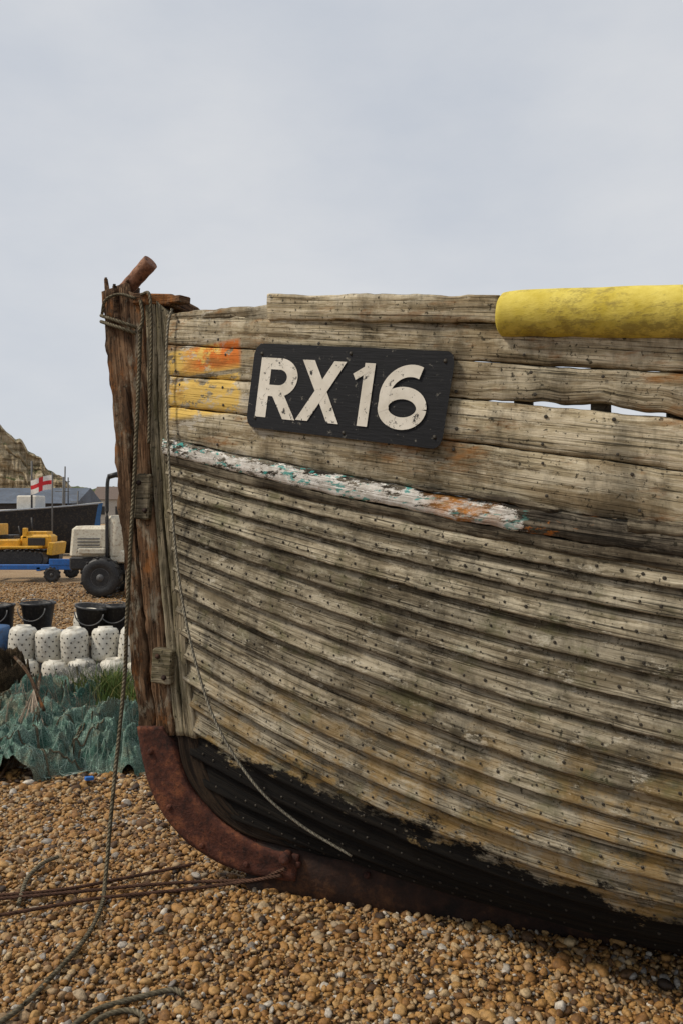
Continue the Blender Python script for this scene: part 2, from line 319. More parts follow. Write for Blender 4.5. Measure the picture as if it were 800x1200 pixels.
# deck + transom + frames
db=MB(); dk=U4.copy(); dk[:,2]-=.06; dk[:,1]+=.02
mid=np.linspace(-1,1,9); D3=np.stack([dk*np.array([1,-m,1]) for m in mid],1); D3[...,2]+=.05*(1-mid**2)[None]
db.grid(D3,np.stack([D3[...,0],D3[...,1]],-1),.3)
loop=np.vstack([[c[-1] for c in (sheer,U4)],[c[-1] for c in low[1:]]]); full=np.vstack([loop,(loop*[1,-1,1])[::-1]])
db.poly(full,[list(range(len(full)))[::-1]],.5)
for i in list(range(12,170,22))+list(range(175,NS,5)):
    a=sheer[i]; b_=U4[i]; c=(a+b_)/2; c[1]+=.05; h=a[2]-b_[2]-.02
    for sg in (1,-1):
        if sg==-1: h2=h*.45; cc=c*[1,-1,1]; cc[2]=b_[2]+h2/2
        else: h2=h; cc=c
        db.box(cc,(.06,.05,h2),rnd=.5)
db.obj('deck_and_frames',[M_dark],boat)
# keel
kb=MB(); kt=np.linspace(-.14,7.0,40)
kz=np.full(40,.205)
sec=np.stack([np.stack([kt,np.full(40,-.058),kz],-1),np.stack([kt,np.full(40,-.062),kz*0+.10],-1),np.stack([kt,np.full(40,-.058),kz*0-.06],-1),
  np.stack([kt,np.full(40,.058),kz*0-.06],-1),np.stack([kt,np.full(40,.062),kz*0+.1],-1),np.stack([kt,np.full(40,.058),kz],-1)],1)
kb.grid(sec,None,.5,cv=True,caps=True)
kb.obj('keel',[M_rust2],boat)
# stem pieces
def stempiece(mb,outer,inner,bo,bi,rnd,n=70,seed=0,j=.005,mat=0):
    o=cr(P(*np.array(outer,float).T,bo),n); i=cr(P(*np.array(inner,float).T,bi),n); L=arcl(o); rows=[];uv=[]
    J=lambda k,a: a*(vn(L*8,seed+k)+.6*vn(L*33,seed+k+5))
    D=nrmz(i-o)
    prof=[(0.,.6,0),(0.,.93,.0),(.12,1.,.0),(.3,1.,-.0),(.42,1.,-.004),(.55,1.,.001),(.8,1.,0),(.94,1.,0),(1.,.93,0),(1.,.5,0)]
    for sd in (1,-1):
        for k,(v,q,a) in (enumerate(prof) if sd==1 else list(enumerate(prof))[::-1]):
            p=o+(i-o)*v; bbv=(bo+(bi-bo)*v)*q+a+J(k+(20 if sd<0 else 0),j*.45)
            p=p.copy(); p[:,1]=-sd*bbv; p=p+D*J(3 if v<.5 else 7,j if (v==0 or v==1) else 0)[:,None]; rows.append(p)
            W=np.linalg.norm(i-o,axis=1); uv.append(np.stack([L,v*W+(.5 if sd<0 else 0)],-1))
    mb.grid(np.stack(rows,1),np.stack(uv,1),rnd,mat,cv=True,caps=True)
sb=MB()
stempiece(sb,[(122,340),(127,420),(133,500),(140,600),(148,700),(155,780),(162,862)],[(150,330),(150,400),(152,500),(157,600),(165,700),(173,790),(182,862)],.05,.055,.4,seed=1,j=.012)
stempiece(sb,[(140,336),(146,400),(155,500),(160,600),(168,700),(176,790),(184,862)],[(172,350),(172,420),(174,500),(180,600),(189,700),(197,790),(205,862)],.062,.066,.8,seed=5,j=.007)
for (x,y0,y1,w,b_) in ((127,325,372,.03,.03),(137,333,380,.035,.05),(152,331,372,.03,.045)):
    c=P(x,(y0+y1)/2,b_); sb.box(c,(w,.035,.18),(0,-.12,.2),rng.random(),0,.25,.55)
sb.obj('stem_post',[M_stem],boat)
ab=MB()
stempiece(ab,[(170,352),(172,420),(175,500),(181,600),(190,700),(198,790),(206,862)],[(183,350),(183,420),(186,500),(191,600),(200,700),(208,790),(216,862)],.075,.078,.5,seed=8,j=.004)
stempiece(ab,[(183,352),(184,420),(186,500),(192,600),(201,700),(209,790),(217,862)],[(198,366),(199,420),(202,500),(207,600),(215,700),(224,800),(231,866)],.084,.082,.9,seed=11,j=.005)
for (x,y,w,h,b_,rn) in ((171,582,.07,.20,.10,.2),(193,780,.095,.15,.115,.3)):
    c=P(x,y,b_-.03); ab.box(c,(w,.06,h),(0,math.radians(4),0),rn,0,.1)
    for dx,dz in ((-.015,h*.3),(.015,-h*.3)): ab.lathe(c+np.array([dx,-.03,dz]),[(0,0),(.012,0),(.010,.008),(0,.009)],8,'Y',0.,1)
ab.obj('stem_apron',[M_apron,M_rust2],boat)
lb=MB()
stempiece(lb,[(206,858),(214,900),(232,932),(256,958),(290,980),(345,996)],[(230,858),(240,900),(266,940),(304,966),(345,980),(400,985)],.068,.075,.3,seed=14,j=.003)
lb.obj('lower_stem',[wood('tarred_wood',(.006,.005,.005),(.018,.014,.011),(.06,.04,.025),(.02,.012,.008),.5)],boat)
ib=MB()
stempiece(ib,[(160,852),(166,890),(176,925),(194,960),(222,990),(262,1014),(305,1028),(345,1034)],[(190,852),(205,880),(213,905),(230,936),(254,962),(288,984),(318,997),(350,1003)],.074,.078,.5,seed=20,j=.002)
c=P(335,1005,.09); ib.lathe(c+[0,.05,0],[(.0,0),(.022,0),(.022,.075),(.012,.08),(0,.08)],12,'Y')
for x,y in ((178,880),(200,945),(238,990),(290,1012),(350,1012),(430,1025),(520,1040)):
    ib.lathe(P(x,y,.066),[(.0,-.02),(.014,-.02),(.013,.014),(.006,.018)],8,'Y')
ib.obj('iron_stem_band',[M_rust],boat)
pb=MB(); a=P(146,342,.0);b_=P(177,307,.03); pth=cr([a,(a+b_)/2,b_],8)
pb.tube(pth,[.036,.034,.035,.033,.035,.034,.036,.035],16,.3)
pb.obj('stem_head_peg',[M_peg],boat)
bh=MB(); c=P(192,357,-.02); bh.box(c+[0,.03,0],(.20,.26,.05),(0,.1,0),.4); bh.box(P(198,353,.04),(.24,.06,.03),(0,.12,math.radians(-25)),.7)
bh.obj('breasthook',[M_stem],boat)
# nails
nb=MB()
def nail(p,n,r=.007,h=.0035):
    n=n/np.linalg.norm(n); a=nrmz(np.cross(n,[0.1,.2,1]));b_=np.cross(n,a); th=np.linspace(0,2*np.pi,7)[:-1]
    R=np.cos(th)[:,None]*a+np.sin(th)[:,None]*b_
    V=np.vstack([p+R*r,p+R*r*.6+n*h]); nb.poly(V,[[i,(i+1)%6,6+(i+1)%6,6+i] for i in range(6)]+[[6,7,8,9,10,11]],rng.random())
for j in range(len(low)-1):
    T,D,n=frame(low[j],low[j+1]); L=arcl(low[j])
    for l in np.arange(.05+.03*rng.random(),5.,.07):
        i=min(int(np.searchsorted(L,l+rng.normal(0,.008))),NS-1); v=.80+rng.normal(0,.03)
        nail(low[j][i]+(low[j+1][i]-low[j][i])*v+n[i]*.0225,n[i],.0052*(.7+.6*rng.random()),.004)
for j in range(4):
    T,D,n=frame(ups[j],ups[j+1]); L=arcl(ups[j])
    for l in np.arange(.1,5.,.27):
        for v in (.2,.8):
            if rng.random()<.3: continue
            i=min(int(np.searchsorted(L,l+rng.normal(0,.02))),NS-1)
            nail(ups[j][i]+(ups[j+1][i]-ups[j][i])*(v+rng.normal(0,.04))+n[i]*.0145,n[i],.005+.002*rng.random(),.0015)
nb.obj('nails',[M_nail],boat)
# ------------------------------------------------------------------ sign
sg=empty('registration_sign')
TL,TR,BR,BL=map(np.array,((300.,402.),(534.,412.),(516.,527.),(288.,500.)))
def SP(u,v,off):
    u=np.asarray(u,float);v=np.asarray(v,float)
    p=TL*(1-u)[...,None]*(1-v)[...,None]+TR*u[...,None]*(1-v)[...,None]+BR*u[...,None]*v[...,None]+BL*(1-u)[...,None]*v[...,None]
    k=.88-.55*v; b_=.05+(btop(p[...,0])-.05)*(1+.06*k)+off
    return PW(p[...,0],p[...,1],b_)
ry=.13; rx=ry*.37
def bounds(u):
    d=np.minimum(u,1-u); q=np.clip(1-d/rx,0,1); return ry*(1-np.sqrt(np.maximum(0,1-q*q)))
us=np.unique(np.concatenate([np.linspace(0,rx,7),np.linspace(rx,1-rx,30),np.linspace(1-rx,1,7)])); 
m=MB(); ins=bounds(us); vv=np.linspace(0,1,7)
Vg=ins[:,None]+(1-2*ins[:,None])*vv[None]; Ug=np.broadcast_to(us[:,None],Vg.shape)
fr=SP(Ug,Vg,.034); bk=SP(Ug,Vg,.010); ring=np.concatenate([fr,bk[:,::-1]],1)
m.grid(ring,np.concatenate([np.stack([Ug*.9,Vg*.36],-1)]*2,1),.5,cv=True,caps=True,flip=False,smooth=False)
for u,v in ((.04,.12),(.045,.88),(.955,.10),(.96,.88),(.48,.07),(.50,.94)):
    p=SP(u,v,.034); 
    m.lathe(p+np.array([0,.002,0]),[(0,0),(.008,0),(.007,.005),(0,.006)],8,'Y',0.,1)
s=NT('black_sign_paint',.6,.25);uv=s.uv();n=s.noise(s.sc(uv,(9,120,1)),1,6,.7);n2=s.noise(uv,30,6,.75)
c=s.mix(s.ramp(n,[(.4,0.),(.75,.5)]),(.006,.007,.009),(.028,.028,.032)); c=s.mix(s.ramp(n2,[(.61,0.),(.66,.8)]),c,(.20,.19,.16)); M_sb=s.fin(c,n,.3,.004)
m.obj('board',[M_sb,M_nail],sg)
s=NT('white_letter_paint',.6,.3);o=s.obj();n=s.noise(o,38,8,.78);n2=s.noise(o,12,5,.6)
c=s.mix(s.ramp(n2,[(.3,0.),(.7,1.)]),(.80,.76,.67),(.62,.58,.49)); c=s.mix(s.ramp(n,[(.585,0.),(.61,1.)]),c,(.03,.03,.03)); M_lt=s.fin(c,n,.2,.003)
lt=MB(); OFF=[.0352]
def strip(path,w,u0,uw,v0,vh,horiz=False):
    """path in letter box (0..1 wide, 0 bottom..1 top); w stroke in height units"""
    path=np.array(path,float); asp=(uw*.90)/(vh*.36); q=path*np.array([asp,1.])
    T=nrmz(np.gradient(q,axis=0));Nn=np.stack([-T[:,1],T[:,0]],-1)
    if horiz: Nn=np.stack([-1/np.abs(T[:,1]),0*T[:,1]],-1)
    e=[q+Nn*w*k for k in (-.5,0,.5)]
    g=np.stack(e,1); u=u0+g[...,0]/asp*uw; v=v0+vh*(1-g[...,1]); OFF[0]+=.0005
    lt.grid(SP(u,v,OFF[0]),rnd=.5,flip=True,smooth=False)
def li(a,b_,n=8): return np.linspace(a,b_,n)
def arc(cx,cy,rx_,ry_,a0,a1,n=22):
    a=np.radians(np.linspace(a0,a1,n)); return np.stack([cx+rx_*np.cos(a),cy+ry_*np.sin(a)],-1)
W=.19
B=(.045,.185,.165,.70); strip(li((.12,0),(.12,1)),W,*B)
strip(np.vstack([li((.12,.905),(.5,.905),5),arc(.5,.68,.36,.225,88,-88),li((.5,.455),(.12,.455),5)]),W,*B)
strip(li((.47,.45),(.90,0)),W,*B,horiz=True)
B=(.245,.22,.165,.69); strip(li((.14,1),(.86,0)),W,*B,horiz=True); strip(li((.86,1),(.14,0)),W,*B,horiz=True)
B=(.50,.115,.165,.685); strip(li((.72,0),(.72,1)),W*1.0,*B); strip(li((.72,.93),(.10,.77)),W*.6,*B)
B=(.645,.255,.16,.685); strip(arc(.5,.33,.38,.235,0,360,40),W,*B)
strip(np.vstack([arc(.60,.50,.48,.41,68,180,18),arc(.5,.36,.38,.26,170,200,5)]),W,*B)
lt.obj('letters',[M_lt],sg)
# ------------------------------------------------------------------ yellow foam tube
def yelm():
    s=NT('yellow_foam',.85,.15);o=s.obj();n=s.noise(o,7,7,.7);n2=s.noise(s.sc(o,(16,16,36)),1,8,.8);z=s.xyz(o)[2];n3=s.noise(o,4,5,.6)
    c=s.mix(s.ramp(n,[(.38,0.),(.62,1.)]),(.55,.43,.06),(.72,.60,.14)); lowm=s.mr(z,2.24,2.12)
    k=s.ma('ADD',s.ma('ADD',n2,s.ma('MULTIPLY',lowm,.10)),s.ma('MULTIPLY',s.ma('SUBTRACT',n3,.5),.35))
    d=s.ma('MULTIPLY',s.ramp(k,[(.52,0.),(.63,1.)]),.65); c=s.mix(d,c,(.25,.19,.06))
    return s.fin(c,n2,.6,.008)
px=np.linspace(589,900,50); cen=P(px,np.interp(px,[589,700,800,900],[369,366.5,366,368]),.05+(btop(px)-.05)*1.06+.0)
cen=np.vstack([cen,cr([cen[-8],cen[-1],[2.9,-1.02,2.12],[3.8,-1.1,2.1]],20)[7:]])
yt=MB(); a=np.linspace(0,2*np.pi,28,endpoint=False); L=arcl(cen);T=nrmz(np.gradient(cen,axis=0));Au=nrmz(np.cross(T,[0,0,1.]));Bu=np.cross(Au,T)
def ring(i,r,sh=0): 
    rr=r*(1+.06*vn(L[i]*6+np.cos(a)*1.3,3)+.03*vn(L[i]*17+np.sin(a)*2,8)); return cen[i]+T[i]*sh+Au[i]*(np.cos(a)*rr)[:,None]+Bu[i]*(np.sin(a)*rr)[:,None]
rings=[ring(0,.03,.2),ring(0,.034,.0),ring(0,.066,-.001),ring(0,.074,.006)]+[ring(i,.0755) for i in range(1,len(cen))]
yt.grid(L2W(np.array(rings)),None,.5,cv=True,caps=True)
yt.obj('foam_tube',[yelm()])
# ------------------------------------------------------------------ ropes
def hcurve(pts,n): return cr(np.array(pts),n)
r=MB(); g=[PW(165,388,.09),PW(163,450,.10),PW(158,560,.11),PW(153,650,.11),PW(149,730,.10),U(146,800,3.55),U(133,930,3.45),U(124,1030,3.36),G(119,1062),G(100,1100),G(62,1143),G(15,1188),G(-60,1230)]
r.tube(hcurve(g,200),.0088,8); r.obj('mooring_rope',[M_rope])
r=MB(); g=[PW(202,362,.12),PW(197,385,.125),PW(195,450,.12),PW(198,530,.135),PW(203,610,.14),PW(212,690,.15),PW(228,770,.165),PW(255,850,.18),PW(300,920,.19),PW(350,965,.16),PW(412,1003,.13)]
r.tube(hcurve(g,160),.0058,8); r.obj('mooring_rope',[M_rope2])
r=MB()
for k in range(2):
    lp=[]
    for q in np.linspace(0,2*np.pi,26):
        x=143+24*math.cos(q); b_=.085*math.sin(q); lp.append(L2W(P(x,378+k*7+10*math.cos(q)*.8,b_)))
    r.tube(cr(lp,60),.008,8)
r.tube(hcurve([PW(165,352,.09),PW(168,372,.1),PW(164,390,.1)],12),.008,8)
r.tube(hcurve([PW(166,345,.08),PW(176,347,.1),PW(178,400,.1),PW(176,470,.095),PW(175,520,.1)],40),.007,8)
r.tube(hcurve([PW(120,368,.06),PW(124,352,.075),PW(140,345,.075),PW(160,350,.08)],20),.007,8)
r.obj('rope_lashing',[M_rope])
r=MB()
for g in ([PW(335,1018,.10),G(300,1030,.05),G(240,1033),G(170,1037),G(90,1045),G(0,1053),G(-120,1062)],
          [PW(330,1026,.10),G(280,1034,.04),G(210,1043),G(120,1052),G(60,1062),G(-20,1076)],
          [G(230,1012,.01),G(150,1028,.015),G(60,1044,.02),G(-60,1052,.02)]):
    r.tube(hcurve(g,80),.0075,8)
r.obj('steel_cable',[M_cable])
r=MB()
for g in ([G(22,1060,.01),G(32,1030,.03),G(50,1012,.03),G(68,1004,.02)],[G(70,1215),G(110,1185),G(150,1172),G(200,1160),G(215,1165)],[G(95,1215),G(120,1192),G(150,1184),G(168,1192),G(160,1215)],
          ):
    r.tube(hcurve(g,50),.009,8)
r.obj('mooring_rope',[M_rope])
# ------------------------------------------------------------------ ground
def hg(x,y):
    r_=np.hypot(x,y); return (.022*fbm2(x*.9+5,y*.9+3,1,3)+.05*fbm2(x*.15+9,y*.15+2,2,2)*np.clip((y-4)/6,0,1))*np.clip(1-r_/60,0,1)-.012
gx=np.concatenate([[-6000,-1500,-500,-200,-90,-50,-30],np.arange(-20,6.1,.12),[8,12,20,40,90,300,1500,6000]])
gy=np.concatenate([[-1500,-200,-40,-10,-3],np.arange(0,14.1,.12),np.arange(15,40,1.),[50,70,100,160,300,700,2000,8000]])
GX,GY=np.meshgrid(gx,gy,indexing='ij')
gm=MB(); gm.grid(np.stack([GX,GY,hg(GX,GY)],-1),np.stack([GX,GY],-1))
s=NT('shingle',.9,.2);o=s.obj();v=s.n('ShaderNodeTexVoronoi',{'Vector':o,'Scale':42.});n=s.noise(o,1.3,6,.6);cc=s.xyz(v.outputs['Color'])
c=s.ramp(cc[0],[(0,(.07,.04,.018)),(.3,(.22,.12,.045)),(.6,(.36,.22,.09)),(.85,(.45,.32,.18)),(1,(.55,.47,.36))])
c=s.mix(s.ramp(v.outputs['Distance'],[(.3,0.),(.75,.85)]),c,(.04,.025,.013)); c=s.mix(s.ma('MULTIPLY',s.ramp(n,[(.4,0.),(.6,1.)]),.3),c,(.22,.135,.065))
far=s.mr(s.xyz(o)[1],8.,26.); c=s.mix(far,c,s.mix(s.ramp(s.noise(o,.5,8,.7),[(.35,0.),(.65,1.)]),(.30,.20,.115),(.45,.33,.20)))
M_sh=s.fin(c,s.ma('SUBTRACT',1.,v.outputs['Distance']),.8,.02)
gm.obj('shingle_beach',[M_sh])
# pebbles (instanced)
s=NT('pebble_stone',.6,.35);ri=s.n('ShaderNodeObjectInfo').outputs['Random'];o=s.obj();n=s.noise(o,2.2,5,.65);n2=s.noise(o,9,3,.6)
c=s.ramp(ri,[(0,(.035,.022,.014)),(.10,(.12,.06,.022)),(.26,(.28,.135,.038)),(.46,(.39,.205,.06)),(.64,(.45,.265,.095)),(.77,(.33,.22,.12)),(.89,(.53,.38,.20)),(.95,(.20,.18,.16)),(1,(.68,.61,.50))])
c=s.mix(1.,c,s.ramp(n,[(.3,.45),(.55,.95),(.75,1.15)]),'MULTIPLY'); c=s.mix(s.ramp(n2,[(.58,0.),(.68,.5)]),c,(.12,.055,.02)); M_pb=s.fin(c,n2,.25,.05)
pc=bpy.data.collections.new('pebble_shapes')
import bmesh
for k in range(7):
    bm=bmesh.new(); bmesh.ops.create_icosphere(bm,subdivisions=2,radius=1.); rr=np.random.default_rng(k)
    ph=rr.random(9)*6; sx,sy,sz=1,.65+.3*rr.random(),.42+.22*rr.random()
    for v_ in bm.verts:
        p=v_.co; q=1+.17*math.sin(p.x*2.1+ph[0])*math.cos(p.y*2.4+ph[1])+.13*math.sin(p.z*2.7+ph[2]+p.x*1.7)+.08*math.sin(p.x*5+ph[3]+p.y*4.1); v_.co=Vector((p.x*q*sx,p.y*q*sy,p.z*q*sz))
    me=bpy.data.meshes.new('pebble_shape'); bm.to_mesh(me); bm.free(); me.materials.append(M_pb)
    for p_ in me.polygons: p_.use_smooth=True
    pc.objects.link(bpy.data.objects.new('pebble_shape',me))
def region(y0,y1,x0,x1,dens,size,sd):
    n=int((y1-y0)*(x1-x0)*dens); x=rng.uniform(x0,x1,n);y=rng.uniform(y0,y1,n); s_=size*np.exp(rng.normal(0,sd,n)); return x,y,s_
regs=[region(2.0,4.6,-2.6,2.2,6200,.0080,.42),region(2.0,4.6,-2.6,2.2,170,.019,.22),region(4.6,8.5,-4.6,-.4,1900,.0125,.38),region(8.5,18,-9,-3,300,.017,.3),region(4.6,7,-.4,4,300,.018,.3),region(.8,2.,-2,2.5,1200,.012,.35)]
x=np.concatenate([q[0] for q in regs]);y=np.concatenate([q[1] for q in regs]);sz=np.clip(np.concatenate([q[2] for q in regs]),.0035,.034)
z=hg(x,y)+sz*.25+rng.uniform(-.004,.010,len(x))
me=bpy.data.meshes.new('shingle_pebbles'); me.vertices.add(len(x)); me.vertices.foreach_set('co',np.stack([x,y,z],-1).astype('f').ravel())
at=me.attributes.new('ps','FLOAT','POINT'); at.data.foreach_set('value',sz.astype('f'))
rot=np.stack([rng.normal(0,.4,len(x)),rng.normal(0,.4,len(x)),rng.uniform(0,6.28,len(x))],-1)
at=me.attributes.new('pr','FLOAT_VECTOR','POINT'); at.data.foreach_set('vector',rot.astype('f').ravel()); me.update()
pe=bpy.data.objects.new('shingle_pebbles',me); SC.collection.objects.link(pe)
ng=bpy.data.node_groups.new('scatter','GeometryNodeTree'); ng.interface.new_socket(name='Geometry',in_out='INPUT',socket_type='NodeSocketGeometry'); ng.interface.new_socket(name='Geometry',in_out='OUTPUT',socket_type='NodeSocketGeometry')
A=lambda t:ng.nodes.new(t); gi=A('NodeGroupInput');go=A('NodeGroupOutput');ip=A('GeometryNodeInstanceOnPoints');ci=A('GeometryNodeCollectionInfo')
ci.inputs['Collection'].default_value=pc; ci.inputs['Separate Children'].default_value=True; ci.inputs['Reset Children'].default_value=True
n1=A('GeometryNodeInputNamedAttribute');n1.data_type='FLOAT';n1.inputs[0].default_value='ps'
n2=A('GeometryNodeInputNamedAttribute');n2.data_type='FLOAT_VECTOR';n2.inputs[0].default_value='pr'; er=A('FunctionNodeEulerToRotation')
lk=ng.links.new; lk(gi.outputs[0],ip.inputs['Points']);lk(ci.outputs[0],ip.inputs['Instance']);ip.inputs['Pick Instance'].default_value=True
lk(n1.outputs[0],ip.inputs['Scale']);lk(n2.outputs[0],er.inputs[0]);lk(er.outputs[0],ip.inputs['Rotation']);lk(ip.outputs[0],go.inputs[0])
md=pe.modifiers.new('scatter','NODES'); md.node_group=ng
# ------------------------------------------------------------------ nets
def heap(name,cx,cy,rx_,ry_,h,mat,smat,ns,seed,rs=.0015,fold=.5):
    n=150; u=np.linspace(-1,1,n); UX,UY=np.meshgrid(u,u,indexing='ij')
    def H(ux,uy):
        r_=np.hypot(ux,uy)*(1+.25*vn2(np.cos(np.arctan2(uy,ux))*2+9,np.sin(np.arctan2(uy,ux))*2+seed,seed)); base=np.clip(1-r_**2.2,0,1)**.6
        wx=ux+.3*vn2(ux*2.4,uy*2.4,seed+30); wy=uy+.3*vn2(ux*2.4+7,uy*2.4,seed+31)
        f=1-np.abs(fbm2(wx*2.8+seed,wy*4.,seed,3)); g_=1-np.abs(vn2(wx*7+3,wy*13+seed,seed+4))*1.0
        return base*h*(1-fold+fold*1.1*f*f+.24*g_**2)-.05*(base<=0)
    V=np.stack([cx+UX*rx_,cy+UY*ry_,H(UX,UY)],-1); b=MB(); b.grid(V,np.stack([UX*rx_,UY*ry_],-1))
    rr=np.random.default_rng(seed)
    for k in range(ns):
        thick=k%14==0
        a0=rr.random()*6.28; p=np.array([rr.uniform(-.9,.9),rr.uniform(-.95,.8)]); st=.035; pts=[]
        a1=a0
        for q in range(rr.integers(10,30)+(12 if thick else 0)):
            a1+=rr.normal(0,.22); p=p+np.array([math.cos(a1),math.sin(a1)])*st
            if np.hypot(*p)>1.05: break
            pts.append(p)
        if len(pts)>4:
            pts=np.array(pts); zz=np.maximum(H(pts[:,0],pts[:,1]),0)+.003+.005*np.abs(np.sin(np.arange(len(pts))*.6+k))
            b.tube(np.stack([cx+pts[:,0]*rx_,cy+pts[:,1]*ry_,zz],-1),.006 if thick else rs,5 if thick else 3,rr.random(),2 if thick else 1,smooth=False)
    return b.obj(name,[mat,smat,M_rope])
heap('fishing_net',-1.95,5.15,.46,.42,.26,M_teal,M_tealS,160,3)
heap('fishing_net',-1.45,5.30,.36,.40,.31,M_teal,M_tealS,130,6)
heap('fishing_net',-2.15,5.9,.55,.4,.33,M_teal,M_pink,120,9)
heap('fishing_net',-2.75,6.2,.45,.5,.52,M_brown,M_brown,120,12)
M_rag=mnet('pale_sheeting',(.35,.34,.30),(.6,.58,.52))
heap('plastic_sheet',-2.12,6.55,.5,.32,.30,M_rag,M_white,40,15)
# draped pale net on sticks
nt=MB(); apex=U(40,808,5.3)
for k in range(34):
    e=G(-15+2.9*k,905-8*abs(math.sin(k*.35)),.01); mdp=(apex+e)/2+np.array([0,-.03,-.05-.04*math.sin(k)]); nt.tube(cr([apex,mdp,e],12),.0016,3,rng.random(),smooth=False)
for q in np.linspace(.15,1,22):
    pts=[]
    for k in range(0,34,2):
        e=G(-15+2.9*k,905-8*abs(math.sin(k*.35)),.01); mdp=apex*(1-q)+e*q; mdp=mdp+np.array([0,-.03,-.06-.04*math.sin(k)])*4*q*(1-q)*.8+rng.normal(0,.006,3); pts.append(mdp)
    nt.tube(cr(pts,50),.0014,3,smooth=False)
nt.obj('draped_net',[M_pink])
st=MB()
st.tube(cr([U(18,770,5.7),U(34,790,5.5),U(52,832,5.2)],10),.012,8); st.tube(cr([U(48,790,5.5),U(38,840,5.2),G(0,912,.02)],10),.010,8)
st.tube(cr([G(-10,925,.02),U(8,915,4.9),G(48,902,.05)],10),.018,8)
st.obj('driftwood_sticks',[M_stem])
lb2=MB(); lb2.lathe(U(66,908,4.85)+np.array([0,0,-.02]),[(.0,0),(.012,0),(.012,.04),(.006,.05),(0,.052)],8); lb2.box(G(105,912,.02),(.05,.03,.02),(0,.1,.6))
lb2.obj('beach_litter',[M_blue])
# grass
gr=MB()
for cx,cy,n,h in ((-1.72,6.0,520,.34),(-1.5,5.8,300,.27),(-2.0,6.25,120,.2)):
    for k in range(n):
        a0=rng.random()*6.28; rr=abs(rng.normal(0,.12)); p=np.array([cx+rr*math.cos(a0)*1.4,cy+rr*math.sin(a0),.12]); hh=h*rng.uniform(.5,1.1); ln=rng.normal(0,.35,2)*hh
        w=np.array([math.cos(a0+1),math.sin(a0+1),0])*.004
        q1=p+np.array([ln[0]*.35,ln[1]*.35,hh*.6]); q2=p+np.array([ln[0],ln[1],hh])
        gr.poly([p-w,p+w,q1+w*.8,q1-w*.8,q2],[[0,1,2,3],[3,2,4]],rng.random())
s=NT('grass',.8,.2); s.fin(s.ramp(s.att('rnd'),[(0,(.05,.09,.02)),(.6,(.10,.15,.035)),(1,(.25,.22,.08))])); gr.obj('grass_tuft',[s.m])
# ------------------------------------------------------------------ perforated drums + buckets
db_=MB(); R0=.125
db_.lathe((0,0,0),[(.0,.004),(R0*.80,.004),(R0*.93,.02),(R0,.06),(R0,.22),(R0*.95,.27),(R0*.80,.295),(R0*.55,.30),(R0*.52,.315),(R0*.44,.315),(R0*.43,.29),(0,.285)],24)
for row,zz in enumerate((.07,.115,.16,.205,.245)):
    for k in range(12):
        a0=(k+.5*(row%2))/12*2*np.pi; rr=R0+.0015 if zz<.23 else R0*.976+.002; n_=np.array([math.cos(a0),math.sin(a0),0]);t_=np.array([-n_[1],n_[0],0]); p=n_*rr+np.array([0,0,zz]); th=np.linspace(0,2*np.pi,9)[:-1]
        V=p+np.cos(th)[:,None]*t_*.0075+np.sin(th)[:,None]*np.array([0,0,1])*.0075; db_.poly(V,[list(range(8))],0,1)
def inst(base,name,loc,rz,sc=1.,tl=.05):
    o=bpy.data.objects.new(name,base.data); SC.collection.objects.link(o); o.location=loc;o.rotation_euler=(rng.normal(0,tl),rng.normal(0,tl),rz); o.scale=(sc,sc,sc*rng.uniform(.94,1.05)); return o
drum=db_.obj('perforated_drum',[M_white,M_hole],None,tuple(U(30,809,7.15)*[1,1,0]+[0,0,-.03]))
for k in range(1,6): inst(drum,'perforated_drum',(-2.835+k*.262+rng.normal(0,.015),7.15+rng.normal(0,.03),-.03),rng.random()*6,1.,.06)
for k in range(7): inst(drum,'perforated_drum',(-2.9+k*.25+rng.normal(0,.014),7.22+rng.normal(0,.02),.245),rng.random()*6,.99,.07)
inst(drum,'perforated_drum',(-2.42,7.62,.34),1.,1.1)
bk=MB(); bk.lathe((0,0,0),[(0,0.003),(.115,.003),(.12,.01),(.155,.25),(.168,.255),(.168,.275),(.15,.275),(.115,.03),(0,.03)],22)
hp=[(-.155*math.cos(q),-.03-.06*math.sin(q),.265+.05*math.sin(q)) for q in np.linspace(0,np.pi,14)]; bk.tube(np.array(hp),.005,6,0,1)
hp=[(-.13*math.cos(q),-.165-.02*math.sin(q),.235-.12*math.sin(q)) for q in np.linspace(0,np.pi,14)]; bk.tube(np.array(hp),.006,6,0,1)
bucket=bk.obj('black_bucket',[M_blackp,M_grey],None,tuple(U(45,739,7.7)))
for X_,Z_ in ((0,741),(106,742),(140,741),(-45,742),(178,742)): inst(bucket,'black_bucket',tuple(U(X_,Z_,7.7+rng.normal(0,.05))),rng.normal(0,.3),1.,.08)
br=MB(); br.lathe((0,0,0),[(0,0),(.17,0),(.18,.02),(.18,.27),(.188,.28),(.18,.29),(.18,.52),(.17,.55),(.12,.555),(0,.55)],24); br.obj('blue_barrel',[plain('faded_blue',(.06,.13,.27),.6)],None,(-3.22,7.3,0))
fb=MB()
for k in range(4): fb.box((-3.1+.47*k,7.8,.215),(.44,.34,.43),(0,0,rng.normal(0,.03)),.5,0,.08)
fb.obj('fish_boxes',[plain('grey_box_plastic',(.30,.32,.34),.6,.3)])
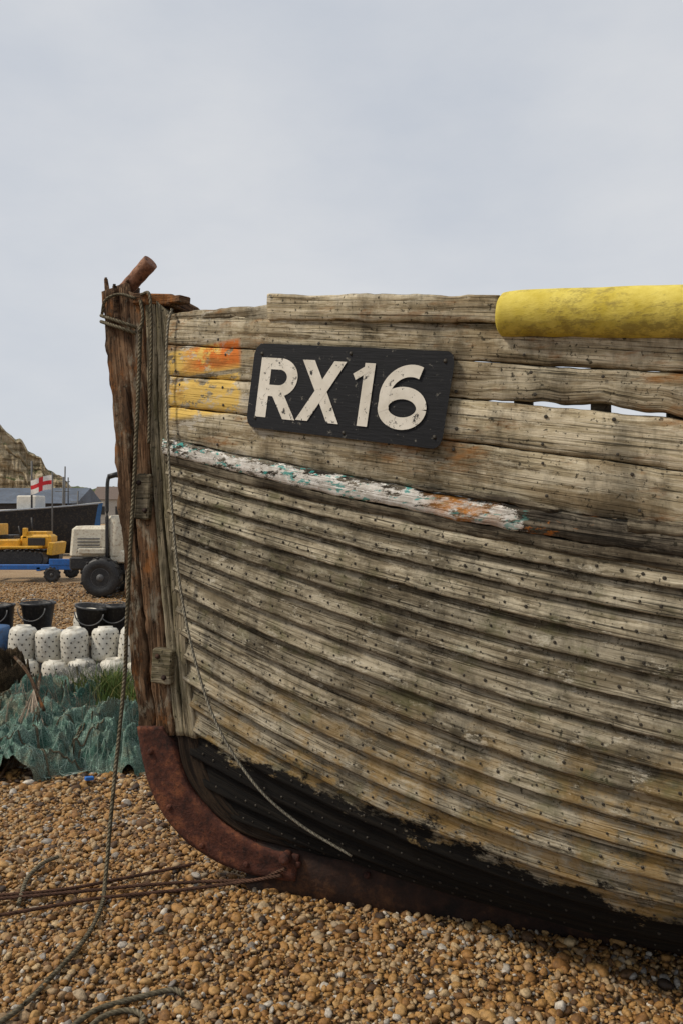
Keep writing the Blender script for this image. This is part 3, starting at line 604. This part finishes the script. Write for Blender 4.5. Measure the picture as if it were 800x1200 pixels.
# ------------------------------------------------------------------ dumper
dm=empty('site_dumper',(-4.5,15,0))
def part(name,fn,mat,par):
    b=MB(); fn(b); return b.obj(name,[mat] if not isinstance(mat,list) else mat,par)
def whl(name,x,y,r,w,par):
    b=MB(); a=np.linspace(0,2*np.pi,36,endpoint=False); prof=[(r*.5,-w*.42),(r*.60,-w*.5),(r*.88,-w*.48),(r*.97,-w*.4),(r,-w*.2),(r,w*.2),(r*.97,w*.4),(r*.88,w*.48),(r*.5,w*.42)]
    V=np.array([np.stack([x+q*np.cos(a),np.full(36,y+h),r+q*np.sin(a)],-1) for q,h in prof]); b.grid(V,cv=True,caps=True)
    for k in range(22):
        a0=k/22*2*np.pi; c=np.array([x+math.cos(a0)*r,y+(w*.2 if k%2 else -w*.2),r+math.sin(a0)*r]); b.box(c,(.03,w*.5,.05),(0,-a0,0))
    h=np.array([np.stack([x+q*np.cos(a),np.full(36,y+hh),r+q*np.sin(a)],-1) for q,hh in ((r*.5,-w*.40),(r*.46,-w*.44),(r*.42,-w*.25),(r*.2,-w*.25),(r*.18,-w*.48),(.01,-w*.5))]); b.grid(h,cv=True,mat=1,rnd=.4)
    return b.obj(name,[M_blackp,M_grey],par)
whl('wheel_1',0,0,.37,.3,dm);whl('wheel_2',0,1.2,.37,.3,dm);whl('wheel_3',1.7,0,.45,.35,dm);whl('wheel_4',1.7,1.2,.45,.35,dm)
part('chassis',lambda b:(b.box((.7,.6,.50),(2.4,.7,.22)),b.box((-.35,.6,.62),(.65,.9,.25))),M_blackp,dm)
part('engine_cover',lambda b:(b.box((-.30,.6,1.02),(.78,.85,.62),taper=.92,bev=.1),b.box((-.22,.1,.86),(.5,.12,.10)),b.box((.35,.5,.75),(.5,.7,.25))),M_cream,dm)
part('grille',lambda b:[b.box((-.30,.145,.85+.06*k),(.42,.03,.025)) for k in range(5)],M_grey,dm)
part('roll_frame',lambda b:(b.tube(cr([(.05,.15,.7),(.05,.15,1.9),(.07,.17,2.25),(.12,.3,2.3),(.12,.9,2.3),(.07,1.03,2.25),(.05,1.05,.7)],60),.035,8),b.tube(np.array([(.07,.16,2.27),(.25,.16,2.32)]),.05,8)),M_blackp,dm)
part('tank',lambda b:(b.lathe((.20,.3,.75),[(0,0),(.16,0),(.17,.03),(.17,.72),(.14,.78),(0,.79)],18),),M_cream,dm)
part('seat',lambda b:(b.box((.55,.6,1.0),(.4,.45,.1)),b.box((.38,.6,1.25),(.1,.45,.4))),M_blackp,dm)
part('skip',lambda b:b.poly([(1.1,-.1,.75),(2.4,-.1,.95),(2.4,1.3,.95),(1.1,1.3,.75),(.95,-.2,1.35),(2.8,-.2,1.4),(2.8,1.4,1.4),(.95,1.4,1.35)],[[3,2,1,0],[0,1,5,4],[1,2,6,5],[2,3,7,6],[3,0,4,7]]),M_cream,dm)
# ------------------------------------------------------------------ yellow winch tractor on blue trailer
yb=empty('crawler_tractor',(-7.5,19,.12))
def trk(b):
    for y in (-.5,.5):
        a=np.linspace(0,2*np.pi,40,endpoint=False); lp=np.stack([np.clip(np.cos(a)*1.4,-1,1)*.55+np.cos(a)*.17-.1,np.full(40,y),.40+np.sin(a)*.17],-1)
        b.grid(np.stack([lp+[0,-.13,0],lp+[0,.13,0]],1),cu=True)
        b.poly(lp+[0,-.13,0],[list(range(40))])
        for k in range(40): b.box(lp[k],(.05,.28,.05))
part('tracks',trk,M_blackp,yb)
part('body',lambda b:(b.box((.30,0,.78),(.72,.5,.34),bev=.15),b.box((.30,0,.97),(.5,.4,.1)),b.box((-.35,0,.72),(.62,.7,.24)),b.box((-.62,0,.98),(.12,.6,.45)),b.box((.0,-.45,.66),(1.0,.3,.05)),b.box((.72,0,.62),(.12,.9,.30),(0,.15,0)),b.box((.05,-.2,.98),(.10,.1,.25))),M_yel,yb)
part('controls',lambda b:(b.box((-.4,0,.9),(.35,.4,.08)),b.tube(np.array([(.1,.1,.9),(.08,.1,1.35)]),.02,6),b.tube(np.array([(-.1,-.1,.8),(-.15,-.1,1.15)]),.015,6),b.box((.34,-.27,.78),(.4,.03,.18)),b.box((-.62,-.315,.98),(.08,.03,.3))),M_blackp,yb)
bt=empty('boat_trailer',(-7.5,18.2,0))
part('frame',lambda b:(b.box((0,0,.34),(3.0,.10,.12)),b.box((0,1.3,.34),(3.0,.10,.12)),b.box((1.45,.65,.34),(.1,1.4,.1)),b.box((.6,.65,.30),(.1,1.4,.1)),b.box((1.1,-.04,.46),(.5,.05,.14)),b.box((-.9,.65,.34),(.1,1.4,.1))),M_blue,bt)
whl('wheel_1',.9,.0,.17,.12,bt);whl('wheel_2',.9,1.3,.17,.12,bt);whl('wheel_3',-.9,0,.17,.12,bt)
# ------------------------------------------------------------------ black boat in the distance
def boatfar(name,loc,L_,B_,H_,mat,rz,trim):
    e=empty(name,loc,rz); b=MB(); u=np.linspace(0,1,30); rows=[]
    for q in u:
        w=B_*.5*max(math.sin(math.pi*min(.5,q*.62+.0))**.6 if q<.8 else 1,0.01)*(1 if q<.75 else 1-.25*((q-.75)/.25)); sh=H_*(1+.28*(1-q)**2); x=-q*L_
        rows.append([(x+.0*(1-q),0,.05),(x,-w*.55,.12),(x,-w*.85,H_*.35),(x,-w*.97,H_*.7),(x+.15*(1-q),-w,sh)])
    rows=np.array(rows); b.grid(rows,cu=False); b.grid(rows*[1,-1,1],flip=True)
    b.grid(np.stack([rows[:,-1]-[0,0,.15],rows[:,-1]*[1,-1,1]-[0,0,.15]],1)); l=np.vstack([rows[-1],(rows[-1]*[1,-1,1])[::-1]]); b.poly(l,[list(range(len(l)))])
    b.obj('hull',[mat],e); t=MB(); t.tube(rows[:,-1],.035,6); t.tube(rows[:,-1]*[1,-1,1],.035,6)
    t.box((-L_*.65,0,H_+.45),(1.3,1.1,.9),bev=.06); t.obj('rail_and_wheelhouse',[trim],e)
    m_=MB(); m_.tube(np.array([(-L_*.3,0,H_),(-L_*.3,0,H_+2.0)]),.04,6); m_.obj('mast',[M_grey],e)
M_bh=plain('black_hull',(.014,.015,.018),.5,.4,2)
boatfar('beached_boat',(-9.3,30,0),7.5,2.6,1.5,M_bh,math.radians(8),plain('pale_trim',(.35,.38,.42),.6))
boatfar('beached_boat',(-14.5,48,0),7.,2.6,1.7,plain('blue_hull',(.03,.12,.3),.5),math.radians(-10),M_white)
# flag
fl=empty('flagpole',(-10.15,28,0)); b=MB(); b.tube(np.array([(0,0,0),(.0,0,3.0)]),.025,8); b.obj('pole',[M_grey],fl)
b=MB(); nu,nv=25,15; 
gu=np.linspace(0,.78,nu);gv=np.linspace(0,.5,nv); V=np.array([[(-x_,.06*math.sin(x_*9+z_*2),2.9-z_*(1-.0)-.22*x_+.03*math.sin(x_*7)) for z_ in gv] for x_ in gu])
b.grid(V); 
for k,f_ in enumerate(b.mi):
    i,j=divmod(k,nv-1); b.mi[k]=1 if (10<=i<14 or 5<=j<9) else 0
b.obj('flag',[plain('flag_white',(.75,.74,.72),.8,.1),plain('flag_red',(.6,.03,.04),.8,.1)],fl)
for X_,Y_,h in ((-14.6,42,4.0),(-11.9,34,3.1),(-12.6,38,2.6)):
    b=MB(); b.tube(np.array([(X_,Y_,0),(X_+.05,Y_,h)]),.04,6); b.tube(np.array([(X_-.3,Y_,h*.8),(X_+.3,Y_,h*.8)]),.02,6); b.obj('boat_mast',[M_grey])
# shed
sh=empty('net_shed',(-25.2,60,0)); 
part('walls',lambda b:b.box((-6,3,1.15),(22,6,2.3),bev=.01),plain('shed_wall',(.05,.05,.055),.8),sh)
part('roof',lambda b:b.poly([(-17.4,-.4,2.25),(5.4,-.4,2.25),(5.4,3,3.5),(-17.4,3,3.5),(5.4,6.4,2.25),(-17.4,6.4,2.25)],[[0,1,2,3],[3,2,4,5],[1,4,2],[0,3,5]]),plain('slate_roof',(.10,.125,.165),.7,.4,1),sh)
part('door',lambda b:(b.box((-2,-.03,1.0),(1.6,.05,2.)),b.box((2.2,-.03,1.3),(1.0,.05,.8)),b.box((-7,-.03,1.3),(1.0,.05,.8))),M_grey,sh)
for k,(X_,Y_,w,h) in enumerate(((-30,110,7,4.5),(-39,112,8,4),(-24,115,6,4.))):
    e=empty('distant_cottage',(X_,Y_,0)); part('walls',lambda b:b.box((0,0,h/2-.6),(w,5,h-1.2),bev=.01),plain('render_wall',(.42,.40,.36),.8),e)
    part('roof',lambda b:b.poly([(-w/2-.2,-2.8,h-1.2),(w/2+.2,-2.8,h-1.2),(w/2+.2,0,h+.6),(-w/2-.2,0,h+.6),(w/2+.2,2.8,h-1.2),(-w/2-.2,2.8,h-1.2)],[[0,1,2,3],[3,2,4,5],[1,4,2],[0,3,5]]),plain('tile_roof',(.16,.12,.10),.8),e)
    part('windows',lambda b:[b.box((x_,-2.52,h*.4),(.9,.06,1.1)) for x_ in (-w/3,0,w/3)],M_blackp,e)
# ------------------------------------------------------------------ cliff & hill
def cliff(name,xs,top,Y_,depth,seed,mat,rough=7,n=260,crag=0.):
    X=np.linspace(xs[0],xs[-1],n); T_=np.interp(X,xs,top); T_=T_+1.0*vn(X*.12,seed)+.8*vn(X*.4,seed+1)
    prof=[(0,0),(.10,.10),(.17,.22),(.19,.45),(.215,.6),(.225,.78),(.25,.9),(.27,.98),(.34,1.),(.6,1.0),(.8,1.0),(1.,.98)]
    m_=len(prof)*5-4
    V=np.zeros((n,m_,3)); pu=np.linspace(0,len(prof)-1,m_); pd=np.interp(pu,range(len(prof)),[p[0] for p in prof]);ph=np.interp(pu,range(len(prof)),[p[1] for p in prof])
    for j in range(m_):
        w=np.clip(1-pd[j]*1.2,0,1); jj=np.full(n,j*.09)
        y_=Y_+depth*pd[j]+w*rough*fbm2(X*.06,jj*.6,seed,5)+w*crag*(np.abs(fbm2(X*.35,jj*.5,seed+40,4))+.7*vn2(X*.05,jj*6,seed+50))
        V[:,j,0]=X*y_/Y_; V[:,j,1]=y_; V[:,j,2]=(T_*ph[j]+(j>0)*.9*fbm2(X*.25+3,jj*2,seed+9,4))*(1+.9*(y_-Y_)/Y_*(ph[j]>.9))
    b=MB(); b.grid(V,np.stack([V[...,0],V[...,2]],-1),flip=False,smooth=crag==0); return b.obj(name,[mat])
s=NT('sandstone_cliff',.9,.1);o=s.obj();nz=s.xyz(s.n('ShaderNodeNewGeometry').outputs['Normal'])[2]; n=s.noise(s.sc(o,(.08,.08,.6)),1,8,.75);n2=s.noise(o,.22,8,.75);n3=s.noise(s.sc(o,(.6,.6,.12)),1,6,.7)
c=s.ramp(n,[(.38,(.14,.105,.065)),(.48,(.36,.29,.18)),(.60,(.52,.44,.31))]); c=s.mix(.6,c,s.ramp(n3,[(.36,.35),(.52,1.)]),'MULTIPLY')
gq=s.ramp(s.ma('ADD',s.ma('MULTIPLY',nz,.55),s.ma('MULTIPLY',s.ma('SUBTRACT',n2,.5),1.5)),[(.46,0.),(.56,1.)])
c=s.mix(gq,c,s.mix(s.ramp(n3,[(.4,0.),(.6,1.)]),(.045,.06,.022),(.12,.125,.05))); M_cl=s.fin(c,s.ma('ADD',n2,n3),1.,1.2)
cliff('sandstone_cliff',[-240,-150,-136,-129,-125,-121,-118,-113,-111,-107,-103,-99,-96],[56,46,41,35.5,31,29,24,21.5,17,15,12,7,2],300,60,3,M_cl,4,420,2.6)
s=NT('green_hillside',.9,.1);o=s.obj();n=s.noise(o,.12,8,.7); s.fin(s.ramp(n,[(.35,(.05,.065,.03)),(.55,(.10,.115,.055)),(.7,(.2,.18,.11))]),n,.8,2.); 
cliff('wooded_hill',[-700,-300,-190,-150,-100,-40,60],[26,22,18,17,18,12,6],520,160,8,s.m)
# ------------------------------------------------------------------ world, sun, camera
w=bpy.data.worlds.new('World'); SC.world=w; w.use_nodes=True; t=w.node_tree; t.nodes.clear()
EL,AZ=math.radians(50),math.radians(-97)
out=t.nodes.new('ShaderNodeOutputWorld');bg=t.nodes.new('ShaderNodeBackground');sky=t.nodes.new('ShaderNodeTexSky');sky.sky_type='NISHITA';sky.sun_disc=False;sky.sun_elevation=EL;sky.sun_rotation=AZ
tc=t.nodes.new('ShaderNodeTexCoord');mp=t.nodes.new('ShaderNodeMapping');mp.inputs[3].default_value=(1.2,1.2,2.6);no=t.nodes.new('ShaderNodeTexNoise');no.inputs['Scale'].default_value=1.3;no.inputs['Detail'].default_value=7;no.inputs['Roughness'].default_value=.55
rp_=t.nodes.new('ShaderNodeValToRGB');rp_.color_ramp.elements[0].position=.33;rp_.color_ramp.elements[0].color=(5.3,5.75,6.5,1);rp_.color_ramp.elements[1].position=.66;rp_.color_ramp.elements[1].color=(7.1,7.25,7.5,1)
mx=t.nodes.new('ShaderNodeMix');mx.data_type='RGBA';mx.inputs[0].default_value=.92
l=t.links.new;l(tc.outputs['Generated'],mp.inputs[0]);l(mp.outputs[0],no.inputs[0]);l(no.outputs[0],rp_.inputs[0]);l(sky.outputs[0],mx.inputs[6]);l(rp_.outputs[0],mx.inputs[7]);l(mx.outputs[2],bg.inputs[0]);l(bg.outputs[0],out.inputs[0]);bg.inputs[1].default_value=.1
sd=bpy.data.lights.new('sun','SUN');sd.energy=3.0;sd.angle=math.radians(9);sd.color=(1,.90,.76);so=bpy.data.objects.new('sun',sd);SC.collection.objects.link(so)
dirv=Vector((math.sin(AZ)*math.cos(EL),math.cos(AZ)*math.cos(EL),math.sin(EL))); so.rotation_euler=dirv.to_track_quat('Z','Y').to_euler(); so.location=(-6,-4,10)
cd=bpy.data.cameras.new('camera');cam=bpy.data.objects.new('camera',cd);SC.collection.objects.link(cam);cam.location=(0,0,CH);cam.rotation_euler=(math.radians(90),0,0)
cd.sensor_fit='VERTICAL';cd.sensor_height=36;cd.lens=28;cd.clip_end=20000;cd.clip_start=.05;SC.camera=cam
SC.view_settings.view_transform='Standard';SC.view_settings.look='None';SC.view_settings.exposure=0
